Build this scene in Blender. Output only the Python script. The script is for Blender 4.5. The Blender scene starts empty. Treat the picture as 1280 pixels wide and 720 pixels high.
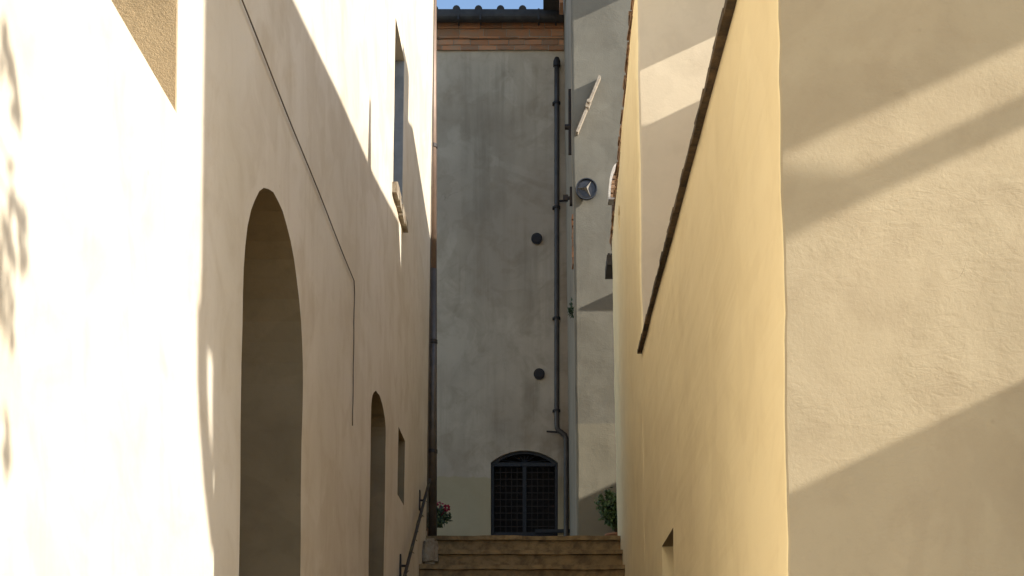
import bpy, bmesh, math, random
from mathutils import Vector, Matrix, noise

S = bpy.context.scene
C = S.collection
random.seed(7)

# ------------------------------------------------------------------ camera, sky, sun, exposure
F = 1600.0                      # focal length in photo pixels (1280 wide)
VX, VY = 682.0, 940.0           # vanishing point of the alley in the photo
cam_d = bpy.data.cameras.new('camera')
cam = bpy.data.objects.new('camera', cam_d); C.objects.link(cam)
cam.location = (0, 0, 0); cam.rotation_euler = (math.radians(90), 0, 0)
cam_d.sensor_fit = 'HORIZONTAL'; cam_d.sensor_width = 36.0
cam_d.lens = 36.0 * F / 1280.0
cam_d.shift_x = (640 - VX) / 1280.0
cam_d.shift_y = (VY - 360) / 1280.0
cam_d.clip_start = 0.05; cam_d.clip_end = 2000
S.camera = cam

SD = Vector((-1.0, 0.30, -0.46))            # the way sunlight travels
to_sun = (-SD).normalized()
W = bpy.data.worlds.new('World'); S.world = W; W.use_nodes = True
nt = W.node_tree
bg = nt.nodes['Background']
sky = nt.nodes.new('ShaderNodeTexSky'); sky.sky_type = 'NISHITA'; sky.sun_disc = False
sky.sun_elevation = math.asin(to_sun.z); sky.sun_rotation = math.atan2(to_sun.x, to_sun.y)
sky.air_density = 1.0; sky.dust_density = 0.6; sky.ozone_density = 1.5
nt.links.new(sky.outputs[0], bg.inputs[0]); bg.inputs[1].default_value = 0.15

sun_d = bpy.data.lights.new('sun', 'SUN'); sun_d.energy = 4.1; sun_d.angle = math.radians(0.55)
sun_d.color = (1.0, 0.945, 0.85)
sun = bpy.data.objects.new('sun', sun_d); C.objects.link(sun)
sun.rotation_euler = SD.to_track_quat('-Z', 'Y').to_euler(); sun.location = (20, -6, 12)
S.view_settings.view_transform = 'Standard'; S.view_settings.look = 'None'
S.view_settings.gamma = 1.0; S.view_settings.use_curve_mapping = False
S.view_settings.exposure = 0.92
S.cycles.max_bounces = 14; S.cycles.diffuse_bounces = 9
S.cycles.use_denoising = True

# ------------------------------------------------------------------ materials
def newmat(name):
    m = bpy.data.materials.new(name); m.use_nodes = True
    t = m.node_tree; b = t.nodes['Principled BSDF']
    return m, t, b

def N(t, kind, **kw):
    n = t.nodes.new(kind)
    for k, v in kw.items():
        if k in n.inputs: n.inputs[k].default_value = v
        else: setattr(n, k, v)
    return n

def noise_n(t, vec, scale, detail=5, rough=0.6, dist=0.0):
    n = N(t, 'ShaderNodeTexNoise', Scale=scale, Detail=detail, Roughness=rough, Distortion=dist)
    t.links.new(vec, n.inputs['Vector']); return n.outputs['Fac']

def ramp(t, fac, a, b, lo=0.35, hi=0.65):
    r = N(t, 'ShaderNodeMapRange'); r.interpolation_type = 'SMOOTHSTEP'
    t.links.new(fac, r.inputs['Value'])
    r.inputs['From Min'].default_value = lo; r.inputs['From Max'].default_value = hi
    r.inputs['To Min'].default_value = a; r.inputs['To Max'].default_value = b
    return r.outputs[0]

def mixc(t, fac, a, b, mode='MIX'):
    m = N(t, 'ShaderNodeMix'); m.data_type = 'RGBA'; m.blend_type = mode
    for s, v in ((m.inputs[0], fac), (m.inputs[6], a), (m.inputs[7], b)):
        if isinstance(v, (int, float)): s.default_value = v
        elif isinstance(v, tuple): s.default_value = (*v[:3], 1)
        else: t.links.new(v, s)
    return m.outputs[2]

def math_n(t, op, a, b):
    m = N(t, 'ShaderNodeMath'); m.operation = op
    for i, v in enumerate((a, b)):
        if isinstance(v, (int, float)): m.inputs[i].default_value = v
        else: t.links.new(v, m.inputs[i])
    return m.outputs[0]

def scaled(t, vec, s):
    m = N(t, 'ShaderNodeMapping'); m.inputs['Scale'].default_value = s
    t.links.new(vec, m.inputs['Vector']); return m.outputs[0]

def plaster(name, base, tint, stain, bump=0.5, coarse=9.0, streak=0.35, speck=0.25, patch=None, grime=None, gdist=0.006, cracks=False):
    """lime plaster: two tints, rain streaks, pits; trowel relief in the normal. patch=(z, axis-range, colour): a
    differently coloured repair coat with a ragged edge; grime=(pos list) rust/dirt runs."""
    m, t, b = newmat(name)
    pos = N(t, 'ShaderNodeNewGeometry').outputs['Position']
    big = noise_n(t, pos, 0.7, 4, 0.55, 0.4)
    mid = noise_n(t, pos, 3.2, 6, 0.62, 0.6)
    col = mixc(t, ramp(t, big, 0, 1, .36, .66), base, tint)
    col = mixc(t, ramp(t, mid, 0, 0.45, .42, .75), col, stain)
    st = noise_n(t, scaled(t, pos, (7, 7, 0.35)), 1.0, 5, 0.65, 0.2)
    st2 = noise_n(t, pos, 0.9, 3)
    f = math_n(t, 'MULTIPLY', ramp(t, st, 0, streak, .45, .72), ramp(t, st2, 0.1, 1, .35, .65))
    col = mixc(t, f, col, stain)
    fine = noise_n(t, pos, 38, 6, 0.7)
    col = mixc(t, ramp(t, fine, 0, speck, .5, .85), col, stain)
    rep = noise_n(t, pos, 0.85, 7, 0.55, 1.2)
    col = mixc(t, ramp(t, rep, 0, .22, .53, .575), col, stain)
    crack = None
    if cracks:
        cr = N(t, 'ShaderNodeTexVoronoi', Scale=1.1); cr.feature = 'DISTANCE_TO_EDGE'
        wv = N(t, 'ShaderNodeVectorMath'); wv.operation = 'ADD'
        nz = N(t, 'ShaderNodeTexNoise', Scale=3.0, Detail=3.0, Roughness=.55); t.links.new(pos, nz.inputs['Vector'])
        sc = N(t, 'ShaderNodeVectorMath'); sc.operation = 'SCALE'; sc.inputs['Scale'].default_value = .30
        t.links.new(nz.outputs['Color'], sc.inputs[0]); t.links.new(sc.outputs[0], wv.inputs[0]); t.links.new(pos, wv.inputs[1])
        t.links.new(wv.outputs[0], cr.inputs['Vector'])
        crack = math_n(t, 'MULTIPLY', ramp(t, cr.outputs['Distance'], 1, 0, .0, .0035), ramp(t, noise_n(t, pos, 1.1, 3, .5), 0, 1, .56, .62))
        col = mixc(t, math_n(t, 'MULTIPLY', crack, .30), col, tuple(v * .45 for v in stain))
    spk = N(t, 'ShaderNodeTexVoronoi', Scale=9.0); spk.feature = 'F1'
    t.links.new(pos, spk.inputs['Vector'])
    f = math_n(t, 'MULTIPLY', ramp(t, spk.outputs['Distance'], 0.55, 0, .02, .10), ramp(t, st2, 0, 1, .52, .62))
    col = mixc(t, f, col, stain)
    if patch:
        sep = N(t, 'ShaderNodeSeparateXYZ'); t.links.new(pos, sep.inputs[0])
        zz = math_n(t, 'ADD', sep.outputs[2], math_n(t, 'MULTIPLY', math_n(t, 'SUBTRACT', noise_n(t, pos, 5, 5, .6), 0.5), patch[1]))
        f = ramp(t, zz, 1, 0, patch[0] - .015, patch[0] + .015)
        col = mixc(t, math_n(t, 'MULTIPLY', f, patch[3]), col, patch[2])
    if grime:
        sep = N(t, 'ShaderNodeSeparateXYZ'); t.links.new(pos, sep.inputs[0])
        for gx, gw, z0, z1, gc, gs in grime:
            dx = math_n(t, 'ABSOLUTE', math_n(t, 'SUBTRACT', math_n(t, 'ADD', sep.outputs[0], math_n(t, 'MULTIPLY', math_n(t, 'SUBTRACT', noise_n(t, pos, 2.5, 5), .5), gw * .9)), gx), 0)
            f = math_n(t, 'MULTIPLY', ramp(t, dx, 1, 0, gw * .15, gw), ramp(t, sep.outputs[2], 0, 1, z0, z0 + .5))
            f = math_n(t, 'MULTIPLY', f, ramp(t, sep.outputs[2], 1, 0, z1 - .25, z1))
            f = math_n(t, 'MULTIPLY', f, ramp(t, st, .35, 1, .3, .7))
            col = mixc(t, math_n(t, 'MULTIPLY', f, gs), col, gc)
    t.links.new(col, b.inputs['Base Color'])
    b.inputs['Roughness'].default_value = 0.88
    b.inputs['Specular IOR Level'].default_value = 0.25
    h1 = noise_n(t, pos, coarse, 5, 0.58, 0.5)
    h2 = noise_n(t, pos, coarse * 6, 6, 0.65, 0.3)
    h0 = noise_n(t, pos, 1.6, 2, 0.5, 0.2)
    tw = noise_n(t, scaled(t, pos, (1.0, 1.0, 2.2)), coarse * .8, 4, .55, 2.2)
    msk = ramp(t, noise_n(t, pos, 2.2, 3, .5, .5), .15, 1, .38, .68)
    h = math_n(t, 'ADD', math_n(t, 'MULTIPLY', math_n(t, 'MULTIPLY', math_n(t, 'ADD', h1, tw), .55), msk), math_n(t, 'MULTIPLY', h2, 0.30))
    h = math_n(t, 'ADD', h, math_n(t, 'MULTIPLY', noise_n(t, pos, 95, 3, .6), .10))
    if crack: h = math_n(t, 'SUBTRACT', h, math_n(t, 'MULTIPLY', crack, .3))
    h = math_n(t, 'ADD', h, math_n(t, 'MULTIPLY', h0, 2.6))
    bp = N(t, 'ShaderNodeBump', Strength=bump, Distance=gdist)
    t.links.new(h, bp.inputs['Height']); t.links.new(bp.outputs[0], b.inputs['Normal'])
    return m

def simple(name, col, col2=None, rough=0.7, metal=0.0, scale=12.0, bump=0.3, dist=0.004, island=0.0):
    m, t, b = newmat(name)
    pos = N(t, 'ShaderNodeNewGeometry').outputs['Position']
    n = noise_n(t, pos, scale, 6, 0.65, 0.3)
    c = mixc(t, ramp(t, n, 0, 1, .35, .68), col, col2 or tuple(v * .6 for v in col))
    if island:
        g = N(t, 'ShaderNodeNewGeometry')
        r = ramp(t, g.outputs['Random Per Island'], 1 - island, 1 + island, 0, 1)
        v = N(t, 'ShaderNodeCombineColor')
        for i in range(3): t.links.new(r, v.inputs[i])
        c = mixc(t, 1.0, c, v.outputs[0], 'MULTIPLY')
    t.links.new(c, b.inputs['Base Color'])
    b.inputs['Roughness'].default_value = rough; b.inputs['Metallic'].default_value = metal
    bp = N(t, 'ShaderNodeBump', Strength=bump, Distance=dist)
    n2 = noise_n(t, pos, scale * 4, 5, .6)
    t.links.new(math_n(t, 'ADD', n, math_n(t, 'MULTIPLY', n2, .4)), bp.inputs['Height'])
    t.links.new(bp.outputs[0], b.inputs['Normal'])
    return m

def leafmat(name, a, b_):
    m, t, b = newmat(name)
    g = N(t, 'ShaderNodeNewGeometry')
    c = mixc(t, g.outputs['Random Per Island'], a, b_)
    t.links.new(c, b.inputs['Base Color']); b.inputs['Roughness'].default_value = 0.5
    b.inputs['Subsurface Weight'].default_value = 0.0
    return m

M_cream = plaster('cream_plaster', (.63, .565, .465), (.58, .515, .41), (.45, .365, .25), bump=.35, coarse=7)
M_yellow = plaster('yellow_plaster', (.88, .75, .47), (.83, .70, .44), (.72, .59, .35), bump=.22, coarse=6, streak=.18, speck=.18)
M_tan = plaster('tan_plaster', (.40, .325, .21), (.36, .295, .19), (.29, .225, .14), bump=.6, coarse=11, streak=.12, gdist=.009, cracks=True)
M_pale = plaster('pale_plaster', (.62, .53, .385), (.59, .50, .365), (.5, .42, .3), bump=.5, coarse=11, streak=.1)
M_grey = plaster('grey_plaster', (.62, .50, .36), (.49, .385, .275), (.31, .225, .14), bump=.6, coarse=8, streak=.4,
                 patch=(4.06, .12, (.46, .36, .205), .8), cracks=True, grime=[(.13, .32, 3.4, 4.75, (.17, .12, .075), .75), (-.6, .35, 4.2, 5.0, (.2, .16, .12), .35), (-.9, .5, 7.6, 10.3, (.24, .19, .13), .45), (-.25, .25, 6.2, 7.6, (.22, .17, .115), .4), (-.2, .2, 4.6, 5.6, (.22, .17, .115), .35)])
M_greyl = plaster('grey_plaster_sun_face', (.20, .187, .152), (.17, .16, .13), (.125, .113, .088), bump=.6, coarse=9, streak=.25,
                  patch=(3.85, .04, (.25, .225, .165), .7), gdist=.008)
M_greys = plaster('grey_plaster_shade_face', (.40, .325, .235), (.34, .275, .2), (.24, .185, .125), bump=.5, coarse=8, streak=.4)  # corner house: sunlit front and shaded side get separate base colours
M_rough = plaster('rough_brown_plaster', (.50, .36, .20), (.43, .305, .165), (.24, .165, .085), bump=1.0, coarse=26, streak=.1, gdist=.014)
M_recess_shade = plaster('recess_shade_plaster', (.235, .18, .105), (.20, .15, .085), (.15, .115, .065), bump=.4, coarse=8)  # olive brown reveals, darkened to put the recess shade into the colour
M_stone = simple('worn_stone', (.29, .205, .10), (.14, .098, .05),   .9, scale=9, bump=.9, dist=.012)
M_stone2 = simple('sill_stone', (.34, .29, .21), (.2, .15, .1), .9, scale=14, bump=.8, dist=.008)
M_ledge = simple('old_tile', (.115, .078, .042), (.05, .037, .025), .92, scale=16, bump=.8, dist=.008, island=.35)
M_tile = simple('clay_tile', (.33, .2, .11), (.2, .12, .07), .9, scale=14, bump=.6, dist=.006, island=.35)
M_brick = simple('red_brick', (.50, .22, .10), (.40, .235, .14), .92, scale=9, bump=.8, dist=.006, island=.22)
M_mortar = simple('mortar', (.42, .35, .26), (.3, .25, .18), .95, scale=20)
M_mortarw = simple('white_mortar', (.66, .62, .56), (.5, .46, .4), .95, scale=20)
M_gutter = simple('dark_gutter', (.055, .05, .046), (.035, .03, .028), .6, .3, scale=6)
M_pipe = simple('grey_pipe', (.095, .078, .064), (.06, .048, .04), .45, .4, scale=5, bump=.1)
M_copper = simple('brown_pipe', (.20, .135, .095), (.15, .10, .075), .5, .35, scale=4, bump=.1)
M_iron = simple('black_iron', (.03, .03, .033), (.05, .035, .025), .6, .6, scale=30, bump=.3)
M_frame = simple('slate_frame', (.018, .02, .025), (.012, .013, .017), .55, .2, scale=14, bump=.3)
M_rust = simple('rusty_bar', (.032, .027, .025), (.045, .028, .02), .7, .4, scale=40)
M_dark = simple('dark_interior', (.02, .015, .012), (.012, .01, .008), .9)
M_wood = simple('old_wood', (.13, .085, .05), (.07, .045, .028), .8, scale=7, bump=.5)
M_disc = simple('disc_metal', (.066, .068, .075), (.045, .047, .053), .45, .6, scale=20, bump=.2)
M_star = simple('star_metal', (.42, .38, .32), (.3, .27, .22), .5, .4, scale=25, bump=.2)
M_bar = simple('pale_iron', (.42, .36, .28), (.3, .24, .18), .6, .2, scale=25, bump=.3)
M_cable = simple('brown_cable', (.11, .085, .06), (.07, .05, .035), .7)
M_pot = simple('terracotta', (.36, .17, .09), (.28, .13, .07), .85)
M_soil = simple('soil', (.05, .035, .025))
M_leaf = leafmat('leaf', (.045, .09, .025), (.10, .16, .045))
M_leafd = leafmat('dark_leaf', (.02, .05, .018), (.045, .085, .03))
M_petal = leafmat('petal', (.33, .01, .045), (.22, .008, .035))
M_stem = simple('stem', (.08, .08, .035), (.06, .05, .03))
M_ground = simple('paving', (.40, .35, .27), (.29, .25, .19), .95, scale=3, bump=.6, dist=.01)
M_glass, t_, b_ = newmat('window_glass')
b_.inputs['Base Color'].default_value = (.05, .06, .07, 1); b_.inputs['Roughness'].default_value = .08
M_shut = simple('grey_shutter', (.22, .23, .24), (.17, .18, .19), .6, scale=8)

# ------------------------------------------------------------------ helpers
def worldloc(o):
    v = Vector((0, 0, 0))
    while o: v += Vector(o.location); o = o.parent
    return v

def obj(name, bm, mat, parent=None, smooth=False):
    if parent: bmesh.ops.translate(bm, verts=bm.verts, vec=-worldloc(parent))
    bmesh.ops.recalc_face_normals(bm, faces=bm.faces)
    me = bpy.data.meshes.new(name); bm.to_mesh(me); bm.free()
    if smooth:
        for p in me.polygons: p.use_smooth = True
    for m in (mat if isinstance(mat, (list, tuple)) else [mat]): me.materials.append(m)
    o = bpy.data.objects.new(name, me); C.objects.link(o); o.parent = parent
    return o

def thing(name, label, cat, loc, group=None):
    o = bpy.data.objects.new(name, None); C.objects.link(o); o.location = loc
    o.empty_display_size = .2
    o['label'] = label; o['category'] = cat
    if group: o['group'] = group
    return o

def tag(o, label, cat, group=None):
    o['label'] = label; o['category'] = cat
    if group: o['group'] = group
    return o

def struct(o): o['kind'] = 'structure'; return o

def box(bm, x0, x1, y0, y1, z0, z1, jit=0.0):
    v = []
    for z in (z0, z1):
        for x, y in ((x0, y0), (x1, y0), (x1, y1), (x0, y1)):
            v.append(bm.verts.new((x + random.uniform(-jit, jit), y + random.uniform(-jit, jit), z + random.uniform(-jit, jit))))
    for f in ((0, 3, 2, 1), (4, 5, 6, 7), (0, 1, 5, 4), (1, 2, 6, 5), (2, 3, 7, 6), (3, 0, 4, 7)):
        bm.faces.new([v[i] for i in f])
    return v

def prism(bm, poly, axis, a, b):
    """polygon in the plane across `axis`, swept from a to b. x: (y,z) pairs, y: (x,z), z: (x,y)"""
    def P(p, s):
        return {'x': (s, p[0], p[1]), 'y': (p[0], s, p[1]), 'z': (p[0], p[1], s)}[axis]
    A = [bm.verts.new(P(p, a)) for p in poly]; B = [bm.verts.new(P(p, b)) for p in poly]
    bm.faces.new(A); bm.faces.new(B[::-1])
    n = len(poly)
    for i in range(n):
        j = (i + 1) % n
        bm.faces.new((A[i], B[i], B[j], A[j]))

def tube(bm, pts, r, seg=10, taper=None):
    pts = [Vector(p) for p in pts]; rings = []
    up = None
    for i, p in enumerate(pts):
        d = (pts[min(i + 1, len(pts) - 1)] - pts[max(i - 1, 0)]).normalized()
        if up is None: up = Vector((0, 0, 1)) if abs(d.z) < .9 else Vector((0, 1, 0))
        s = d.cross(up)
        if s.length < 1e-4: up = Vector((1, 0, 0)); s = d.cross(up)
        s.normalize(); u = s.cross(d).normalized(); up = u
        rr = r if taper is None else r * (1 + (taper - 1) * i / max(1, len(pts) - 1))
        rings.append([bm.verts.new(p + (s * math.cos(2 * math.pi * k / seg) + u * math.sin(2 * math.pi * k / seg)) * rr) for k in range(seg)])
    for a, b in zip(rings, rings[1:]):
        for k in range(seg):
            bm.faces.new((a[k], a[(k + 1) % seg], b[(k + 1) % seg], b[k]))
    bm.faces.new(rings[0][::-1]); bm.faces.new(rings[-1])

def lathe(bm, prof, centre, axis='z', seg=24):
    c = Vector(centre); rings = []
    for r, h in prof:
        ring = []
        for k in range(seg):
            a = 2 * math.pi * k / seg; ca, sa = math.cos(a) * r, math.sin(a) * r
            ring.append(bm.verts.new(c + {'z': Vector((ca, sa, h)), 'y': Vector((ca, h, sa)), 'x': Vector((h, ca, sa))}[axis]))
        rings.append(ring)
    for a, b in zip(rings, rings[1:]):
        for k in range(seg): bm.faces.new((a[k], a[(k + 1) % seg], b[(k + 1) % seg], b[k]))
    bm.faces.new(rings[0][::-1]); bm.faces.new(rings[-1])

def leaf(bm, p, d, n, L, w):
    d = d.normalized(); s = d.cross(n)
    if s.length < 1e-3: s = Vector((1, 0, 0))
    s.normalize(); n = s.cross(d)
    a = bm.verts.new(p); m1 = bm.verts.new(p + d * L * .45 + s * w - n * w * .25); m2 = bm.verts.new(p + d * L * .45 - s * w - n * w * .25)
    c = bm.verts.new(p + d * L * .5 + n * w * .1); e = bm.verts.new(p + d * L - n * L * .12)
    bm.faces.new((a, m1, c)); bm.faces.new((a, c, m2)); bm.faces.new((m1, e, c)); bm.faces.new((c, e, m2))

def rv():
    while True:
        v = Vector((random.uniform(-1, 1), random.uniform(-1, 1), random.uniform(-1, 1)))
        if .01 < v.length < 1: return v.normalized()

LEAN_L, LEAN_R = 0.014, 0.017
def lean_left(v):  v.co.x += LEAN_L * (v.co.z - 2.0)            # wall tips over the alley as it rises
def xr(z): return 0.792 - LEAN_R * (z - 1.5)                     # face of the right-hand houses at height z
def lean_right(v, x0): v.co.x += -LEAN_R * (v.co.z - 1.5)
AX = 1.25
def xl(z): return -AX + LEAN_L * (z - 2.0)

def arch_poly(y0, y1, z0, zs, rise, n=20, jit=0.004):
    c = (y0 + y1) / 2; h = (y1 - y0) / 2
    p = [(y0, z0)] + [(y0, z0 + (zs - z0) * k / 8) for k in range(1, 8)]
    for k in range(n + 1):
        a = math.pi - math.pi * k / n
        p.append((c + h * math.cos(a), zs + rise * math.sin(a)))
    p += [(y1, z0 + (zs - z0) * k / 8) for k in range(7, 0, -1)] + [(y1, z0)]
    return [(y + random.uniform(-jit, jit), z + random.uniform(-jit, jit)) for y, z in p]

def cut(bm, cutters):
    """difference of a bmesh and a list of cutter bmeshes -> new bmesh"""
    def tmp(b):
        bmesh.ops.recalc_face_normals(b, faces=b.faces)
        me = bpy.data.meshes.new('tmp'); b.to_mesh(me); b.free()
        o = bpy.data.objects.new('tmp', me); C.objects.link(o); return o
    base = tmp(bm); cs = [tmp(c) for c in cutters]
    for c in cs:
        md = base.modifiers.new('b', 'BOOLEAN'); md.object = c; md.operation = 'DIFFERENCE'; md.solver = 'EXACT'
    dg = bpy.context.evaluated_depsgraph_get()
    me = bpy.data.meshes.new_from_object(base.evaluated_get(dg))
    out = bmesh.new(); out.from_mesh(me)
    for o in [base] + cs:
        m = o.data; bpy.data.objects.remove(o); bpy.data.meshes.remove(m)
    bpy.data.meshes.remove(me)
    return out

def slice_bm(bm, axis, vals):
    no = {'x': (1, 0, 0), 'y': (0, 1, 0), 'z': (0, 0, 1)}[axis]
    for v in vals:
        co = tuple(v * n for n in no)
        bmesh.ops.bisect_plane(bm, geom=bm.verts[:] + bm.edges[:] + bm.faces[:], plane_co=co, plane_no=no)

def frange(a, b, s):
    out = []
    while a < b: out.append(a); a += s
    return out

def wobble(bm, amp, sc, seed=0.0, axes=(1, 1, 0)):
    for v in bm.verts:
        n = noise.noise_vector(v.co * sc + Vector((seed, seed, seed))) + .5 * noise.noise_vector(v.co * sc * 3.1 + Vector((seed, 0, 0)))
        v.co += Vector((n.x * axes[0], n.y * axes[1], n.z * axes[2])) * amp

GZ = -1.6            # lower street level (eye at 0)
TZ = 2.26            # upper landing

# ------------------------------------------------------------------ ground and landing
bm = bmesh.new()
bmesh.ops.create_grid(bm, x_segments=2, y_segments=2, size=900)
bmesh.ops.translate(bm, verts=bm.verts, vec=(0, 0, GZ))
struct(obj('ground', bm, M_ground))
bm = bmesh.new(); box(bm, -14, 14, 13.42, 40, GZ + .004, TZ - .004)
struct(obj('upper_terrace', bm, M_ground))

# ------------------------------------------------------------------ left house
LH = thing('plaster_house', 'tall cream plastered house on the left with a wide arched doorway and sunlit upper wall', 'house', (-3, 6, GZ))
bm = bmesh.new(); box(bm, -6.0, -AX, -11.0, 13.5, GZ, 9.2)
slice_bm(bm, 'z', frange(GZ + .2, 9.2, .25))
edge = [v for v in bm.verts if v.co.x > -AX - .01 and v.co.y > 13.4]
for v in edge: v.co.y += noise.noise(v.co * 2.0) * .012; v.co.x += noise.noise(v.co * 1.7) * .006
def L(px, py): Y = AX * F / (VX - px); return Y, (VY - py) / F * Y
big = arch_poly(5.29, 6.60, -1.0, 1.90, .66)
small = arch_poly(9.13, 9.96, 0.4, 2.46, .20)
cutters = []
def cutter(poly, depth):
    b = bmesh.new(); prism(b, poly, 'x', -AX - depth, -AX + .2); cutters.append(b)
def rect(y0, y1, z0, z1, j=.008):
    return [(y0 + random.uniform(-j, j), z0), (y1 + random.uniform(-j, j), z0), (y1 + random.uniform(-j, j), z1), (y0 + random.uniform(-j, j), z1)]
cutter(big, .62); cutter(small, .5)
cutter(rect(10.78, 11.28, 2.17, 2.74), .3)
cutter(rect(10.2, 10.85, 4.52, 5.86), .28)
cutter(rect(3.1, 4.33, 2.16, 3.7, 0), .5)
bm = cut(bm, cutters)
for v in bm.verts: lean_left(v)
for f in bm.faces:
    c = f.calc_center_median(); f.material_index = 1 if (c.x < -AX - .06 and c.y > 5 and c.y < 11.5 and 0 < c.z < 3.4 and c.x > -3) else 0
obj('wall', bm, [M_cream, M_recess_shade], LH)
# roof
bm = bmesh.new()
prism(bm, [(-6.4, 9.0), (-3.6, 10.4), (-.95, 9.1), (-.95, 9.22), (-3.6, 10.55), (-6.4, 9.15)], 'y', -11.3, 13.8)
obj('roof', bm, M_tile, LH)
# big door at the back of the deep arch
def plank_door(poly, x, parent):
    b = bmesh.new(); prism(b, poly, 'x', x - .05, x)
    for v in b.verts: lean_left(v)
    return obj('door', b, M_wood, parent)
d = plank_door(arch_poly(5.31, 6.58, -1.0, 1.90, .64, jit=0), -AX - .55, LH)
b = bmesh.new(); lathe(b, [(.012, 0), (.03, .03), (.03, .05), (.01, .07)], (-AX - .56, 5.55, .1), 'x', 12); obj('handle', b, M_iron, d)
d = plank_door(arch_poly(9.15, 9.94, .4, 2.46, .18, jit=0), -AX - .44, LH)
b = bmesh.new(); lathe(b, [(.012, 0), (.025, .03), (.01, .05)], (-AX - .45, 9.3, 1.5), 'x', 12); obj('handle', b, M_iron, d)
# windows
def window(y0, y1, z0, z1, depth, sill=None, reveal=None, panes=True):
    x = -AX - depth
    b = bmesh.new(); w = .05
    box(b, x, x + .05, y0, y0 + w, z0, z1); box(b, x, x + .05, y1 - w, y1, z0, z1)
    box(b, x, x + .05, y0 + w, y1 - w, z0, z0 + w); box(b, x, x + .05, y0 + w, y1 - w, z1 - w, z1)
    box(b, x, x + .045, (y0 + y1) / 2 - .025, (y0 + y1) / 2 + .025, z0 + w, z1 - w)
    for v in b.verts: lean_left(v)
    win = obj('window', b, M_shut, LH)
    b = bmesh.new(); box(b, x + .01, x + .02, y0 + w, y1 - w, z0 + w, z1 - w)
    for v in b.verts: lean_left(v)
    obj('pane', b, M_glass, win)
    if reveal:
        b = bmesh.new(); box(b, x + .06, -AX - .004, y1 - .005, y1 + .012, z0 + .004, z1 - .004)
        slice_bm(b, 'z', frange(z0 + .04, z1, .04))
        for v in b.verts: lean_left(v)
        obj('jamb', b, reveal, win)
    return win
window(3.1, 4.33, 2.16, 3.7, .48, reveal=M_rough)
w = window(10.2, 10.85, 4.52, 5.86, .26, reveal=M_shut)
b = bmesh.new()
y = 10.14
while y < 10.92:
    yy = min(10.96, y + random.uniform(.1, .2))
    box(b, -AX - .03, -AX + .038 + random.uniform(-.005, .005), y, yy - .004, 4.435 + random.uniform(-.01, .01), 4.522, .006); y = yy
for v in b.verts: lean_left(v)
obj('sill', b, M_stone2, w)
window(10.78, 11.28, 2.17, 2.74, .27)
# downpipe on its far corner
px, py = -1.185, 13.42
b = bmesh.new()
tube(b, [(px, py, 9.0), (px, py, 5.06)], .043, 14)
dp = obj('downpipe', b, M_copper, LH, True); dp['label'] = 'brown upper length of the downpipe'
b = bmesh.new(); tube(b, [(px, py, 5.06), (px, py, 2.2)], .046, 14)  # darker colour below carries the shade; the sunlit length above is brown
lo = obj('downpipe', b, M_pipe, LH, True); lo['label'] = 'lower length of the downpipe, coloured dark for its shade'
for z, par in ((8.2, dp), (6.35, dp), (4.3, lo), (3.15, lo)):
    b = bmesh.new(); lathe(b, [(.052, -.018), (.052, .018)], (px, py, z), 'z', 16)
    box(b, px - .09, px - .045, py - .01, py + .01, z - .01, z + .01)
    obj('bracket', b, M_iron, par)
b = bmesh.new(); tube(b, [(xl(z) + .012, 13.30 + .006 * math.sin(z * 3), z) for z in frange(2.3, 9, .3)], .006, 6)
tag(obj('cable', b, M_cable, None, True), 'thin straight cable running up the cream wall beside the copper brown downpipe', 'cable')
# kinked cable
pts = []
for k in range(26):
    u = k / 25; Y = 4.9 + (8.18 - 4.9) * u; z = 3.03 - .02 * u + .004 * math.sin(u * 13)
    pts.append((xl(z) + .012, Y, z))
for k in range(1, 15):
    z = 3.01 - .92 * k / 14; pts.append((xl(z) + .012, 8.2 + .006 * math.sin(k * 1.3), z))
b = bmesh.new(); tube(b, pts, .0036, 8)
tag(obj('cable', b, M_cable, None, True), 'bent brown cable running along the shaded left wall above the arches, then straight down', 'cable')

# ------------------------------------------------------------------ right-hand low house (A)
AY0, AY1 = 4.27, 10.2
def rake(y): return .0295 * y - .19               # the low house's roof edge climbs a little away from the street
A = thing('plaster_house', 'low yellow plastered house on the right, nearest the viewer, with a sunlit tan end wall', 'house', (2, 7, GZ))
bm = bmesh.new()
prism(bm, [(.792, GZ), (2.49, GZ), (2.49, 3.30), (.792, 3.06)], 'y', AY0, AY1)
for e in [e for e in bm.edges if all(abs(v.co.x - .792) < 1e-4 and abs(v.co.y - AY0) < 1e-4 for v in e.verts)]:
    bmesh.ops.bevel(bm, geom=[e], offset=.010, segments=2, affect='EDGES', profile=.5)
slice_bm(bm, 'z', frange(-.2, 3.0, .045)); slice_bm(bm, 'x', frange(.86, 1.9, .09)); slice_bm(bm, 'y', frange(4.4, 10.1, .4))
wobble(bm, .0045, 2.3, 3.0, (1, .8, 0)); wobble(bm, .0028, 11, 5.0, (1, .5, 0))
cb = bmesh.new(); prism(cb, [(7.98, .55), (8.72, .55), (8.72, 1.40), (7.98, 1.40)], 'x', .4, 1.06)
bm = cut(bm, [cb])
for v in bm.verts:
    if v.co.z > 3.02: v.co.z += rake(v.co.y)
    lean_right(v, .792)
bm.faces.ensure_lookup_table()
bm.normal_update()
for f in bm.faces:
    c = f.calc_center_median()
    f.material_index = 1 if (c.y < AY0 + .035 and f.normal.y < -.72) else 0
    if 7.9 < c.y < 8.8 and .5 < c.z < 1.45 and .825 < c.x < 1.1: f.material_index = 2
obj('wall', bm, [M_yellow, M_tan, M_recess_shade], A)
b = bmesh.new()
box(b, 1.03, 1.07, 7.99, 8.71, .56, 1.39)
w = obj('window', b, M_dark, A)
b = bmesh.new()
for yy in (8.16, 8.34, 8.52): tube(b, [(1.0, yy, .56), (1.0, yy, 1.39)], .009, 8)
obj('grille', b, M_iron, w)
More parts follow.
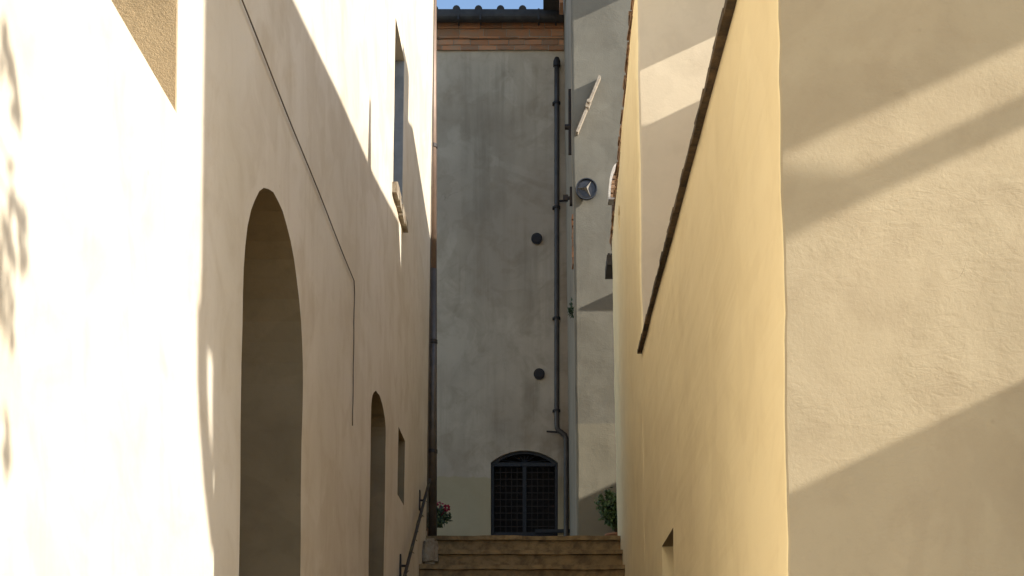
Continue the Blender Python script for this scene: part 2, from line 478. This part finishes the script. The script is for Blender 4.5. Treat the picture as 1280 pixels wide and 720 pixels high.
# roof of A and its tile edge
b = bmesh.new(); prism(b, [(.80, 3.14), (2.48, 3.38), (2.48, 3.46), (.80, 3.2)], 'y', AY0 + .02, AY1 - .02)
for v in b.verts: v.co.z += rake(v.co.y)
rf = obj('roof', b, M_tile, A)
b = bmesh.new(); y = AY0 - .04
while y < AY1 - .02:
    yy = min(AY1 - .005, y + random.uniform(.14, .2))
    o = random.uniform(-.002, .002)
    x0 = xr(3.05)
    box(b, x0 - .034 + o, x0 + .2, y, yy + .01, 3.062 + random.uniform(0, .004), 3.095 + random.uniform(-.003, .003), .003)
    box(b, x0 - .025 + o, x0 + .25, y + .03, yy + .02, 3.085, 3.112 + random.uniform(-.003, .005), .003)
    y = yy
for v in b.verts: v.co.z += rake(v.co.y)
obj('tile_edge', b, M_ledge, rf)

# ------------------------------------------------------------------ taller house behind it (E), mostly out of the picture
E = thing('plaster_house', 'tall pale house standing behind the low yellow house, only its shadow in view', 'house', (5, 7, GZ))
prof = [(4.27, GZ), (10.15, GZ), (10.15, 5.80), (9.50, 5.76), (9.485, 6.10), (7.97, 5.81), (6.45, 5.60), (5.09, 5.37), (4.27, 5.25)]  # far end stepped down so a sun band reaches the next house
b = bmesh.new(); prism(b, prof, 'x', 2.5, 7.0); obj('wall', b, M_pale, E)
b = bmesh.new(); 
prism(b, [(5.2, 4.02), (5.7, 4.31), (5.7, 6.3), (5.2, 6.3)], 'y', 2.90, 4.268)  # unseen block added to cast the upper shade on the tan wall
prism(b, [(5.2, 4.46), (5.7, 4.75), (5.7, 6.3), (5.2, 6.3)], 'y', 2.72, 2.897); obj('shade_block', b, M_pale, E)
b = bmesh.new(); box(b, 5.2, 5.3, 2.93, 4.268, 3.785, 3.85, .003)  # unseen bar and brace added to cast the thin shadow stripe
tube(b, [(5.25, 2.74, 4.6), (5.25, 2.75, 4.36), (5.25, 2.78, 4.2), (5.25, 2.84, 4.02), (5.25, 2.96, 3.80)], .075, 8); obj('shade_bar', b, M_wood, E)
b = bmesh.new(); tube(b, [(2.62, 7.72, 5.6), (2.62, 7.72, 5.95), (2.62, 7.72, 6.27)], .10, 10, .35); obj('vent_pipe', b, M_pipe, E)
# unseen wall added to shade the foot of the tan end wall
b = bmesh.new(); box(b, 4.0, 4.3, 2.7, 4.262, GZ, 2.345); slice_bm(b, 'y', frange(2.8, 4.2, .25))
for v in b.verts:
    if v.co.z > 2: v.co.z += .03 * noise.noise(Vector((0, v.co.y * 2, 0)))
gw = obj('wall', b, M_pale); gw.name = 'shade_wall'
tag(gw, 'plain pale unseen wall added to shade the foot of the sunlit tan end wall', 'wall')

# ------------------------------------------------------------------ house B (tall yellow, behind A)
BY0, BY1 = 10.203, 13.9
B = thing('plaster_house', 'taller yellow plastered house on the right beyond the low one, with a ragged tiled eave', 'house', (2.5, 12, GZ))
def ez(y): return 6.10 - .15 * (y - BY0)                 # eave height
bm = bmesh.new()
rows = []
for y in (BY0, BY1):
    rows.append([bm.verts.new(p) for p in ((.792, y, GZ), (3.6, y, GZ), (3.6, y, ez(y) + .9), (3.2, y, ez(y) + 1.32), (.792, y, ez(y)))])
a_, c_ = rows
bm.faces.new(a_); bm.faces.new(c_[::-1])
for i in range(5): bm.faces.new((a_[i], c_[i], c_[(i + 1) % 5], a_[(i + 1) % 5]))
for e in [e for e in bm.edges if all(abs(v.co.x - .792) < 1e-4 and abs(v.co.y - BY0) < 1e-4 for v in e.verts)]:
    bmesh.ops.bevel(bm, geom=[e], offset=.03, segments=3, affect='EDGES', profile=.5)
slice_bm(bm, 'z', frange(1.6, 6.4, .09)); slice_bm(bm, 'x', frange(.9, 2, .2))
wobble(bm, .01, 1.3, 8.0, (1, .5, 0))
cb = bmesh.new(); prism(cb, [(12.55, 5.15), (12.75, 5.15), (12.75, 5.35), (12.65, 5.4), (12.55, 5.35)], 'x', .4, 1.0)
bm = cut(bm, [cb])
for v in bm.verts: lean_right(v, .792)
bm.normal_update()
for f in bm.faces:
    c = f.calc_center_median()
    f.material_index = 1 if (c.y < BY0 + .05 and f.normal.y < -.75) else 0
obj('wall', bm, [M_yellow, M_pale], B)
# roof slab
b = bmesh.new(); rr = []
for y in (BY0 + .02, BY1 + .02):
    rr.append([b.verts.new(p) for p in ((.80, y, ez(y) + .13), (3.2, y, ez(y) + 1.43), (3.75, y, ez(y) + .85), (3.75, y, ez(y) + .95), (3.2, y, ez(y) + 1.56), (.80, y, ez(y) + .22))])
b.faces.new(rr[0]); b.faces.new(rr[1][::-1])
for i in range(6): b.faces.new((rr[0][i], rr[1][i], rr[1][(i + 1) % 6], rr[0][(i + 1) % 6]))
rf = obj('roof', b, M_tile, B)
b = bmesh.new(); y = BY0 - .06
while y < BY1 + .1:
    yy = y + random.uniform(.16, .24); z = ez(y) + .0
    x0 = xr(z); o = random.uniform(-.007, .007)
    box(b, x0 - .010 + o, x0 + .3, y, yy + .012, z - .01, z + .03, .005)
    box(b, x0 - .020 + o, x0 + .3, y + .05, yy + .03, z + .032, z + .065, .005)
    y = yy
obj('tile_edge', b, M_tile, rf)
b = bmesh.new(); box(b, 2.0, 2.1, 9.75, BY0 - .004, 6.05, 7.4); obj('shade_block', b, M_pale, B)  # thin unseen fin added to shade the top of the pale front
# end of the eave: stacked tiles bedded in white mortar, timber end, gutter end
def Bp(px, py, Y): return ((px - VX) / F * Y, (VY - py) / F * Y)
yE = 13.97
b = bmesh.new()
x1, zb = Bp(774, 247, yE); x0, zt = Bp(760.5, 203, yE)
arc = []
for k in range(9):
    a = math.pi / 2 * k / 8
    arc.append((x1 - (x1 - x0) * math.cos(a) ** .8, zb + (zt - zb) * math.sin(a)))
inner = [(x1 - (x1 - p[0]) * .80, zb + (p[1] - zb) * .88) for p in arc]
prism(b, arc + inner[::-1], 'y', yE, yE + .14)
box(b, x0, x1, yE - .004, yE + .15, zb - .02, zb)
obj('mortar_edge', b, M_mortarw, rf)
b = bmesh.new()
for k in range(6):
    z = zb + .012 + k * .052
    i = min(8, k + 1)
    xx = x1 - (x1 - x0) * .8 * math.cos(math.asin(min(.98, (z - zb + .02) / (zt - zb)))) ** .8
    box(b, xx + .004, x1 + .02, yE + .02 + k * .004, yE + .13, z, z + .04, .004)
obj('tile_stack', b, M_tile, rf)
b = bmesh.new()
xa, za = Bp(764.5, 311, yE); xb, zc = Bp(770.5, 250, yE)
box(b, xa, xb + .02, yE - .02, yE + .05, za, zb - .09, .004)
box(b, xa + .02, xb + .02, yE - .01, yE + .04, zb - .085, zb - .025, .004)
obj('timber_end', b, M_wood, rf)
b = bmesh.new()
xa, za = Bp(758.5, 332, yE); xb, zc = Bp(774, 320, yE)
box(b, xa, xb, yE - .03, yE + .4, za, zc)
for k in range(4): box(b, xa + .01 + k * .03, xa + .03 + k * .03, yE - .025, yE + .3, zc + .004, zc + .02, .003)
obj('gutter_end', b, M_gutter, rf)

# ------------------------------------------------------------------ grey house at the back
GY, KY = 15.0, 18.9
kf = F / KY
def K(px, py, Y=KY): return (px - VX) / F * Y, (VY - py) / F * Y
G = thing('grey_house', 'grey plastered house closing the alley, with an arched barred window and brick cornice', 'house', (-2, 20, TZ))
def xk_(z): return .36 - .0115 * (z - 3.0)
xk = .322
bm = bmesh.new(); box(bm, -7, .40, KY, 26, TZ - 2, 10.62)
gx0, gz0 = K(613.5, 668); gx1, gzs = K(697.5, 578); _, gza = K(655, 563)
gz0 -= .12
def gate_poly(x0, x1, z0, zs, za, n=16):
    c = (x0 + x1) / 2; h = (x1 - x0) / 2; r = za - zs; R = (h * h + r * r) / (2 * r); zc = za - R; a0 = math.asin(h / R)
    return [(x0, z0)] + [(c + R * math.sin(-a0 + 2 * a0 * k / n), zc + R * math.cos(-a0 + 2 * a0 * k / n)) for k in range(n + 1)] + [(x1, z0)]
cb = bmesh.new(); prism(cb, gate_poly(gx0, gx1, gz0, gzs, gza), 'y', KY - .2, KY + .45)
bm = cut(bm, [cb]); obj('wall', bm, M_grey, G)
# barred window
b = bmesh.new()
outer = gate_poly(gx0 + .004, gx1 - .004, gz0, gzs, gza - .004); inn = gate_poly(gx0 + .045, gx1 - .045, gz0, gzs - .03, gza - .04)
fy0, fy1 = KY + .05, KY + .11
Av = [[b.verts.new((x, y, z)) for x, z in poly] for poly in (outer, inn) for y in (fy0, fy1)]
o0, o1, i0, i1 = Av
for k in range(len(outer) - 1):
    for p, q in ((o0, i0), (o1, i1), (o0, o1), (i0, i1)):
        b.faces.new((p[k], p[k + 1], q[k + 1], q[k]))
for k in (0, -1): b.faces.new((o0[k], i0[k], i1[k], o1[k]))
wi = obj('barred_window', b, M_frame, G); wi['label'] = 'arched window behind a dark iron grille'
zt_ = K(655, 581)[1]; zt2 = K(655, 578)[1]; xm = (gx0 + gx1) / 2
b = bmesh.new()
box(b, gx0 + .05, gx1 - .05, KY + .045, KY + .105, zt_ - .012, zt2 + .008)
box(b, xm - .027, xm + .027, KY + .045, KY + .105, gz0 + .05, zt_ - .014)
box(b, gx0 + .05, gx1 - .05, KY + .05, KY + .1, gz0, gz0 + .16)
obj('crossbar', b, M_frame, wi)
b = bmesh.new()
for s, (xa, xb) in enumerate(((gx0 + .055, xm - .027), (xm + .027, gx1 - .055))):
    for k in range(1, 5):
        x = xa + (xb - xa) * k / 5; box(b, x - .006, x + .006, KY + .066, KY + .078, gz0 + .16, zt_ - .014)
    z = zt_ - .1
    while z > gz0 + .2:
        box(b, xa, xb, KY + .058, KY + .066, z - .006, z + .006); z -= .1
obj('grille', b, M_rust, wi)
b = bmesh.new()
for k in range(7):
    a = math.pi * (k + .5) / 7
    ex = math.cos(a) * (gx1 - gx0) * .42; ezz = min(math.sin(a) * .2, .105)
    if abs(math.sin(a)) > .3: ex = math.cos(a) / max(math.sin(a), .3) * ezz * 1.3
    tube(b, [(xm, KY + .07, zt2 + .01), (xm + ex, KY + .07, zt2 + .01 + ezz)], .007, 6)
obj('fan_bars', b, M_frame, wi)
b = bmesh.new(); box(b, gx0 + .01, gx1 - .01, KY + .3, KY + .34, gz0, gza + .05); obj('back_panel', b, M_dark, wi)
# bar lying at the window foot
b = bmesh.new(); xa, za = K(669, 666.5); xb, zb_ = K(713, 664); box(b, xa, xb, KY - .06, KY - .02, za, zb_ + .02)
obj('foot_bar', b, M_frame, wi)
# brick cornice
bx0, bx1 = -3.0, xk_(10.4) - .004
zz = [K(0, 64)[1], K(0, 58)[1], K(0, 51)[1], K(0, 49)[1], K(0, 39)[1], K(0, 28)[1]]
b = bmesh.new()
def course(z0, z1, dep, ln, off):
    x = bx0 + off
    while x < bx1 - .02:
        x1 = min(bx1, x + ln * random.uniform(.85, 1.15))
        box(b, x + .006, x1 - .006, KY - dep + random.uniform(-.004, .004), KY - .004, z0 + .005, z1 - .005, .004); x = x1
course(zz[0], zz[1], .035, .24, 0); course(zz[1], zz[2], .04, .26, -.11)
course(zz[2], zz[3] + .004, .075, .3, -.05); course(zz[3] + .01, zz[4], .06, .32, -.2); course(zz[4], zz[5], .085, .33, -.02)
co = obj('brick_cornice', b, M_brick, G)
b = bmesh.new(); box(b, bx0, bx1, KY - .026, KY - .002, zz[0] + .004, zz[2]); box(b, bx0, bx1, KY - .05, KY - .002, zz[2] + .004, zz[5] - .004)
obj('mortar', b, M_mortar, co)
# roof, cover tiles, gutter
b = bmesh.new(); prism(b, [(KY - .12, 10.80), (KY + 3.4, 12.0), (26.2, 10.9), (26.2, 11), (KY + 3.4, 12.1), (KY - .12, 10.88)], 'x', -7.2, xk_(10.8) - .006)
rf = obj('roof', b, M_gutter, G)
b = bmesh.new()
for k in range(9):
    x = K(572 + (k - 4) * 27.2, 0)[0]
    if x > -.12: continue
    tube(b, [(x, KY - .24, 10.825), (x, KY + .6, 11.06)], .058, 12)
obj('cover_tiles', b, M_gutter, rf)
b = bmesh.new()
gz = K(0, 27.5, KY - .2)[1]; gtop = K(0, 15, KY - .2)[1]
prof = [(KY - .2 - .075 * math.cos(math.pi * k / 8), gz + .075 - .075 * math.sin(math.pi * k / 8)) for k in range(9)]
prof = [(KY - .275, gtop)] + prof + [(KY - .125, gtop)]
prism(b, prof, 'x', -3, xk_(10.8) - .01)
for x in (-1.27, -.95, -.1, .15): box(b, x - .012, x + .012, KY - .283, KY - .12, gz - .008, gtop + .006)
obj('gutter', b, M_gutter, rf)
# vents
for (px_, py_) in ((671, 299), (674, 468)):
    x, z = K(px_, py_)
    b = bmesh.new(); lathe(b, [(.082, -.035), (.082, -.01), (.07, -.003)], (x, KY, z), 'y', 24)
    for v in b.verts: pass
    ve = obj('wall_vent', b, M_iron, G)
    b = bmesh.new(); lathe(b, [(.06, -.045), (.064, -.036)], (x, KY, z), 'y', 20); obj('vent_cap', b, M_iron, ve)
# downpipe of the back wall with its swan neck
b = bmesh.new(); x = K(696, 0)[0]; y = KY - .075
zt = K(0, 78)[1]; zb2 = K(0, 541)[1]; x2 = K(712.5, 0)[0]
x2 = min(x2, xk_(3.6) - .05)
pts = [(x, y, zt)] + [(x, y, zt - (zt - zb2 - .12) * k / 10) for k in range(1, 11)]
pts += [(x + .005, y, zb2 + .05), (x + .03, y, zb2 + .01), (x + .07, y, zb2 - .01), (x2 - .06, y, zb2 - .025), (x2 - .02, y, zb2 - .05), (x2, y, zb2 - .11)]
pts += [(x2, y, zb2 - .4 * k) for k in range(1, 6)]
tube(b, pts, .038, 14); dp = obj('downpipe', b, M_pipe, G, True)
b = bmesh.new(); lathe(b, [(.03, .03), (.052, -.02), (.052, -.1)], (x, y, zt), 'z', 16); obj('pipe_head', b, M_iron, dp)
for pz in (132, 262, 400, 515):
    b = bmesh.new(); z = K(0, pz)[1]; lathe(b, [(.052, -.016), (.052, .016)], (x, y, z), 'z', 16); box(b, x - .065, x - .04, y - .01, KY - .004, z - .01, z + .01)
    obj('bracket', b, M_iron, dp)
b = bmesh.new(); z = K(0, 254)[1]; tube(b, [(x + .04, y, z), (x + .14, y - .02, z + .005), (x + .15, KY - .01, z + .01)], .016, 8); obj('pipe_stub', b, M_iron, dp)
b = bmesh.new(); z = K(0, 543)[1]; tube(b, [(x - .15, y + .02, z + .03), (x + .005, y, z + .015)], .014, 8); obj('pipe_stub', b, M_rust, dp)

# ------------------------------------------------------------------ light grey corner house (in front of it on the right)
H = thing('grey_house', 'light grey house corner between the barred back wall and the yellow houses, raked by sun', 'house', (2, 17, TZ))
bm = bmesh.new(); box(bm, xk, 6, GY, 24, TZ - 2, 11.6)
for e in [e for e in bm.edges if all(abs(v.co.x - xk) < 1e-4 and abs(v.co.y - GY) < 1e-4 for v in e.verts)]:
    bmesh.ops.bevel(bm, geom=[e], offset=.03, segments=3, affect='EDGES', profile=.5)
slice_bm(bm, 'z', frange(2.3, 9.6, .1)); slice_bm(bm, 'x', frange(.4, 1.4, .1))
wobble(bm, .007, 1.9, 14, (1, 1, 0))
for v in bm.verts:                      # settle the wobbled verts of the side wall clear of its neighbour
    if v.co.x < xk + .02 and v.co.y > KY - .2: v.co.x = xk
for v in bm.verts: v.co.x += xk_(v.co.z) - xk
bm.normal_update()
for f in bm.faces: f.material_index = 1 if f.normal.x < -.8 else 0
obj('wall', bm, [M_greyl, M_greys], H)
b = bmesh.new(); box(b, 1.875, 2.9, GY - .45, GY - .012, 5.85, 5.88); obj('shade_slab', b, M_wood, H)  # unseen slab added to throw a wedge of shadow on this wall
b = bmesh.new(); box(b, 1.78, 1.86, GY - .45, GY - .012, 9.27, 11.3); obj('shade_block', b, M_greyl, H)  # unseen fin added for the sloping shadow high on the face
b = bmesh.new(); prism(b, [(.2, 11.6), (3.2, 13), (6.3, 11.6), (6.3, 11.75), (3.2, 13.15), (.2, 11.75)], 'y', GY - .4, 24.3); obj('roof', b, M_tile, H)
# boxed timber eave that closes the sky on the right
b = bmesh.new(); xa = K(679, 0, 18.2)[0]; box(b, xa, xk_(11.2) - .014, 17.9, 18.5, 10.72, 11.6); obj('eave_box', b, M_gutter, H)
b = bmesh.new(); xb = K(702, 0, 17.8)[0]; box(b, xb - .03, xk_(11) - .02, 17.6, 17.88, 10.30, 11.6, .006); obj('brick_pier', b, M_brick, H)
# tie plate leaning on the face
def bar_between(bm, p, q, w, y0, y1):
    p = Vector(p); q = Vector(q); d = (q - p).normalized(); n = Vector((-d.y, d.x)) * w / 2
    prism(bm, [tuple(p + n), tuple(q + n), tuple(q - n), tuple(p - n)], 'y', y0, y1)
b = bmesh.new()
p = K(749.5, 99, GY); q = K(721, 169, GY)
bar_between(b, p, q, .026, GY - .085, GY + .012)
an = obj('tie_bar', b, M_bar, H)
b = bmesh.new(); m_ = ((p[0] + q[0]) / 2 + .0, (p[1] + q[1]) / 2 + .005)
bar_between(b, (m_[0] - .02, m_[1] - .05), (m_[0] + .012, m_[1] + .03), .05, GY - .10, GY - .03)
lathe(b, [(.02, -.15), (.026, -.116)], (m_[0], GY, m_[1]), 'y', 10)
obj('tie_nut', b, M_bar, an)
# plates on the corner's left side
b = bmesh.new(); z0 = K(0, 194, 15.3)[1]; z1 = K(0, 111, 15.3)[1]
prism(b, [(15.26, z0), (15.30, z0), (15.34, z1), (15.30, z1)], 'x', xk_(z0) - .04, xk_(z0) + .012)
sp = obj('tie_bar', b, M_iron, H)
b = bmesh.new(); zc = (z0 + z1) / 2 - .06; lathe(b, [(.03, -.07), (.035, .02)], (xk_(zc) - .01, 15.3, zc), 'x', 10); obj('tie_nut', b, M_iron, sp)
b = bmesh.new(); z = K(0, 246, 15.3)[1]
xq = xk_(z)
box(b, xq - .03, xq + .012, 15.25, 15.33, z - .1, z + .1); tube(b, [(xq, 15.29, z - .02), (xq - .1, 15.29, z - .02)], .022, 8); box(b, xq - .11, xq - .05, 15.26, 15.32, z - .05, z + .01)
obj('hook', b, M_iron, H)
# exposed bricks on the corner
b = bmesh.new()
for k in range(8):
    z = K(0, 272 + k * 8, 15.1)[1]; box(b, xk_(z) - .010, xk_(z) + .1, 15.06, 15.2 + random.uniform(-.03, .05), z - .03, z + .028, .008)
obj('bare_brick', b, M_brick, H)

cw = bmesh.new(); box(cw, 5.0, 5.25, 11.5, GY - .02, TZ - .5, 5.08)  # unseen low wall added to shade the foot of the grey corner
tag(obj('back_shade_wall', cw, M_pale), 'plain unseen wall added behind the tall yellow house to shade the grey corner', 'wall')
# round disc with three-pointed star
sx, sz = K(733, 237, GY - .05)
D = thing('emblem', 'round slate grey metal disc with a three-pointed star on the sunlit grey corner wall', 'wall emblem', (sx, GY - .05, sz))
b = bmesh.new(); lathe(b, [(.118, .0), (.118, -.012), (.09, -.018)], (sx, GY - .05, sz), 'y', 32); obj('disc', b, M_disc, D)
b = bmesh.new()
ring = [(.112, -.010), (.114, -.032), (.124, -.032), (.126, .004), (.118, .006)]
lathe(b, ring, (sx, GY - .05, sz), 'y', 36); obj('rim', b, M_disc, D)
# cap of the ring would hide the disc: open it
me = [o for o in D.children if o.name.startswith('rim')][0].data
bb = bmesh.new(); bb.from_mesh(me); bmesh.ops.delete(bb, geom=[f for f in bb.faces if len(f.verts) > 8], context='FACES'); bb.to_mesh(me); bb.free()
for ang in (178, 58, -62):
    a = math.radians(ang); d = Vector((math.cos(a), 0, math.sin(a))); n = Vector((-d.z, 0, d.x)); o = Vector((sx, GY - .068, sz))
    b = bmesh.new()
    tip = b.verts.new(o + d * .112 + Vector((0, -.004, 0))); l = b.verts.new(o + n * .016 + d * .005); r = b.verts.new(o - n * .016 + d * .005)
    top = b.verts.new(o + Vector((0, -.05, 0))); bk = b.verts.new(o - d * .012)
    for f in ((tip, l, top), (tip, top, r), (l, bk, top), (r, top, bk), (tip, r, bk, l)): b.faces.new(f)
    obj('star_arm', b, M_star, D)
b = bmesh.new(); tube(b, [(sx, GY - .05, sz), (sx, GY + .02, sz)], .02, 10); obj('fixing', b, M_iron, D)

# ------------------------------------------------------------------ stairs
ST = thing('stairway', 'worn brown stone stairway climbing between the cream and yellow walls', 'stairs', (-.2, 10, GZ))
rise, going, y, z = .205, .36, 13.40, TZ
k = 0
while z > GZ + .05:
    b = bmesh.new()
    v = box(b, -1.26, .86, y, y + going + .02, max(GZ, z - rise) - .0, z - .045)
    slice_bm(b, 'x', frange(-1.2, .85, .12)); slice_bm(b, 'z', frange(z - rise + .05, z - .05, .05)); wobble(b, .010, 3.5, k * 3.3, (0, 1, 0))
    b2 = bmesh.new(); box(b2, -1.26, .86, y - .035, y + going + .018, z - .043, z)
    slice_bm(b2, 'x', frange(-1.2, .85, .09)); wobble(b2, .011, 4.0, k * 5.1 + 20, (0, 1, .8))
    for vv in b.verts:
        if vv.co.z < GZ + .004: vv.co.z = GZ + .004
    s = obj('step', b, M_stone, ST); obj('tread', b2, M_stone, s)
    y -= going; z -= rise; k += 1
# rough stone at the foot of the downpipe
b = bmesh.new(); bx, bz = -1.185, 2.07
box(b, -1.245, -1.10, 12.96, 13.34, 1.9, 2.165)
bmesh.ops.bevel(b, geom=b.edges[:], offset=.03, segments=2, affect='EDGES'); bmesh.ops.subdivide_edges(b, edges=b.edges[:], cuts=2, use_grid_fill=True); wobble(b, .02, 6, 3, (1, 1, 1))
for v in b.verts: v.co.x = max(v.co.x, -1.246)
tag(obj('stone_block', b, M_stone2, None), 'rough weathered stone block on the steps below the dark downpipe', 'stone')

# ------------------------------------------------------------------ handrail
R = thing('handrail', 'black iron handrail sloping down the foot of the left wall beside the steps', 'handrail', (-1.2, 10.5, 1.5))
def hp(t): return Vector((-1.185, 13.1 - 6.0 * t, 2.79 - 3.35 * t))
b = bmesh.new(); tube(b, [hp(t / 20) for t in range(21)], .015, 10); obj('rail', b, M_iron, R, True)
for t in (.085, .345, .62, .9):
    p = hp(t); x = xl(p.z)
    b = bmesh.new(); box(b, x - .01, x + .012, p.y - .022, p.y + .022, p.z - .13, p.z + .07)
    tube(b, [(x, p.y, p.z - .03), (p.x, p.y, p.z - .03), (p.x, p.y, p.z)], .011, 8); obj('bracket', b, M_iron, R)
V = thing('vine', 'thin dry leafless vine twisting round the black iron handrail', 'plant', (-1.15, 11, 1.6))
b = bmesh.new()
for j in range(2):
    pts = []
    for k in range(60):
        t = k / 60 * .62 + .02; p = hp(t); a = k * (.5 + .17 * j) + j * 2; r = .012 + .03 * abs(noise.noise(Vector((k * .2, j * 7, 0))))
        pts.append(p + Vector((math.cos(a) * r * .6, 0, math.sin(a) * r)))
        if k % 7 == j: tube(b, [pts[-1], pts[-1] + Vector((.03, -.02, .03 * (1 if k % 2 else -1)))], .003, 5)
    tube(b, pts, .0032, 6)
obj('stem', b, M_stem, V, True)

# ------------------------------------------------------------------ plants
def potted(name, label, base, h, spread, nst, nleaf, L_, mat, pot_r, pot_h, flowers=0, lean=(0, 0), droop=0.0):
    T = thing(name, label, 'plant', base)
    bx, by, bz = base
    b = bmesh.new(); lathe(b, [(pot_r * .68, 0), (pot_r * .95, pot_h * .86), (pot_r * 1.08, pot_h * .87), (pot_r * 1.08, pot_h), (pot_r * .9, pot_h), (pot_r * .88, pot_h * .93)], base, 'z', 24)
    po = obj('pot', b, M_pot, T, True)
    st = bmesh.new(); lf = bmesh.new(); fl = bmesh.new(); tips = []
    for s in range(nst):
        a = random.uniform(0, 2 * math.pi); r = spread * math.sqrt(random.random())
        p0 = Vector((bx, by, bz + pot_h * .9)); p2 = Vector((bx + lean[0] + r * math.cos(a), by + lean[1] + r * math.sin(a), bz + pot_h + h * random.uniform(.45, 1) - droop * r))
        p1 = (p0 + p2) / 2 + Vector((0, 0, h * .15)); pts = [p0.lerp(p1, t / 5).lerp(p1.lerp(p2, t / 5), t / 5) for t in range(6)]
        tube(st, pts, .004, 5, .5); tips.append(p2)
        for k in range(nleaf):
            t = random.uniform(.25, 1.0); i = min(4, int(t * 5)); p = pts[i].lerp(pts[i + 1], t * 5 - i if i < 5 else 1)
            d = rv() + Vector((0, 0, .1)); leaf(lf, p + rv() * .02, d, (rv() + Vector((0, -.6, 1.2))).normalized(), L_ * random.uniform(.6, 1.2), L_ * random.uniform(.26, .4))
    obj('stems', st, M_stem, T); obj('foliage', lf, mat, T)
    return T, tips
T, tips = potted('geranium', 'potted geranium with one crimson flower head beside the dark downpipe', (-1.29, 14.0, TZ), .28, .13, 26, 16, .06, M_leafd, .09, .17, lean=(.14, -.02), droop=.35)
b = bmesh.new()
for c, n in ((Vector((-1.075, 13.9, 2.65)), 40), (Vector((-1.15, 13.95, 2.70)), 14)):
    for k in range(n):
        v = rv(); leaf(b, c + v * .014, v, rv(), .032, .014)
    tube(b, [c, (-1.2, 13.98, 2.5)], .003, 5)
obj('flower', b, M_petal, T)
potted('shrub', 'leafy green potted shrub at the top of the steps by the yellow house corner', (.80, 14.3, TZ), .50, .24, 56, 30, .06, M_leaf, .13, .17, lean=(-.03, 0))
# weed growing from the corner wall
b = bmesh.new(); wz = K(0, 398, 15.2)[1]
for s in range(7):
    p0 = Vector((xk_(wz) - .004, 15.15, wz)); p2 = p0 + Vector((random.uniform(-.1, -.01), random.uniform(-.06, .06), random.uniform(.04, .24)))
    tube(b, [p0, p0.lerp(p2, .5) + Vector((-.02, 0, 0)), p2], .003, 5)
    for k in range(7): leaf(b, p0.lerp(p2, random.uniform(.3, 1)), rv(), rv(), .045, .014)
tag(obj('weed', b, M_leafd), 'small green weed sprouting from the edge of the grey corner wall', 'plant')
# slim tree out of the picture on the right, its leaves shading the sunlit wall
TR = thing('sapling', 'slim leafy tree out of the picture whose leaf shadows fall on the bright left wall', 'tree', (2.02, 1.78, GZ))
b = bmesh.new(); tube(b, [(2.02, 1.78, GZ), (2.0, 1.76, 0), (2.01, 1.78, 1.6), (2.0, 1.82, 3.3)], .03, 8, .3); obj('trunk', b, M_stem, TR)
b = bmesh.new(); rs = random.Random(3)
for zc, yc, n, sp in ((2.97, 2.03, 5, .04), (2.90, 2.035, 5, .04), (2.69, 2.09, 5, .04), (2.60, 2.10, 6, .05), (2.52, 2.04, 8, .06), (2.42, 2.02, 7, .05), (2.10, 2.03, 6, .035), (2.5, 1.75, 40, .2), (2.9, 1.7, 40, .2), (2.2, 1.7, 30, .2)):
    for k in range(n):
        p = Vector((2.0 + rs.uniform(-.10, .10), yc - .01 + rs.uniform(-sp, sp) * .6, zc + .185 + rs.uniform(-sp, sp)))
        leaf(b, p, Vector((rs.uniform(-.4, .4), rs.uniform(-.35, .35), -1)), Vector((1, rs.uniform(-.5, .5), .2)), rs.uniform(.08, .14), rs.uniform(.014, .022))
    tube(b, [(2.0, 1.83, zc + .29), (2.0, yc - .03, zc + .185)], .004, 5)
obj('crown', b, M_leaf, TR)
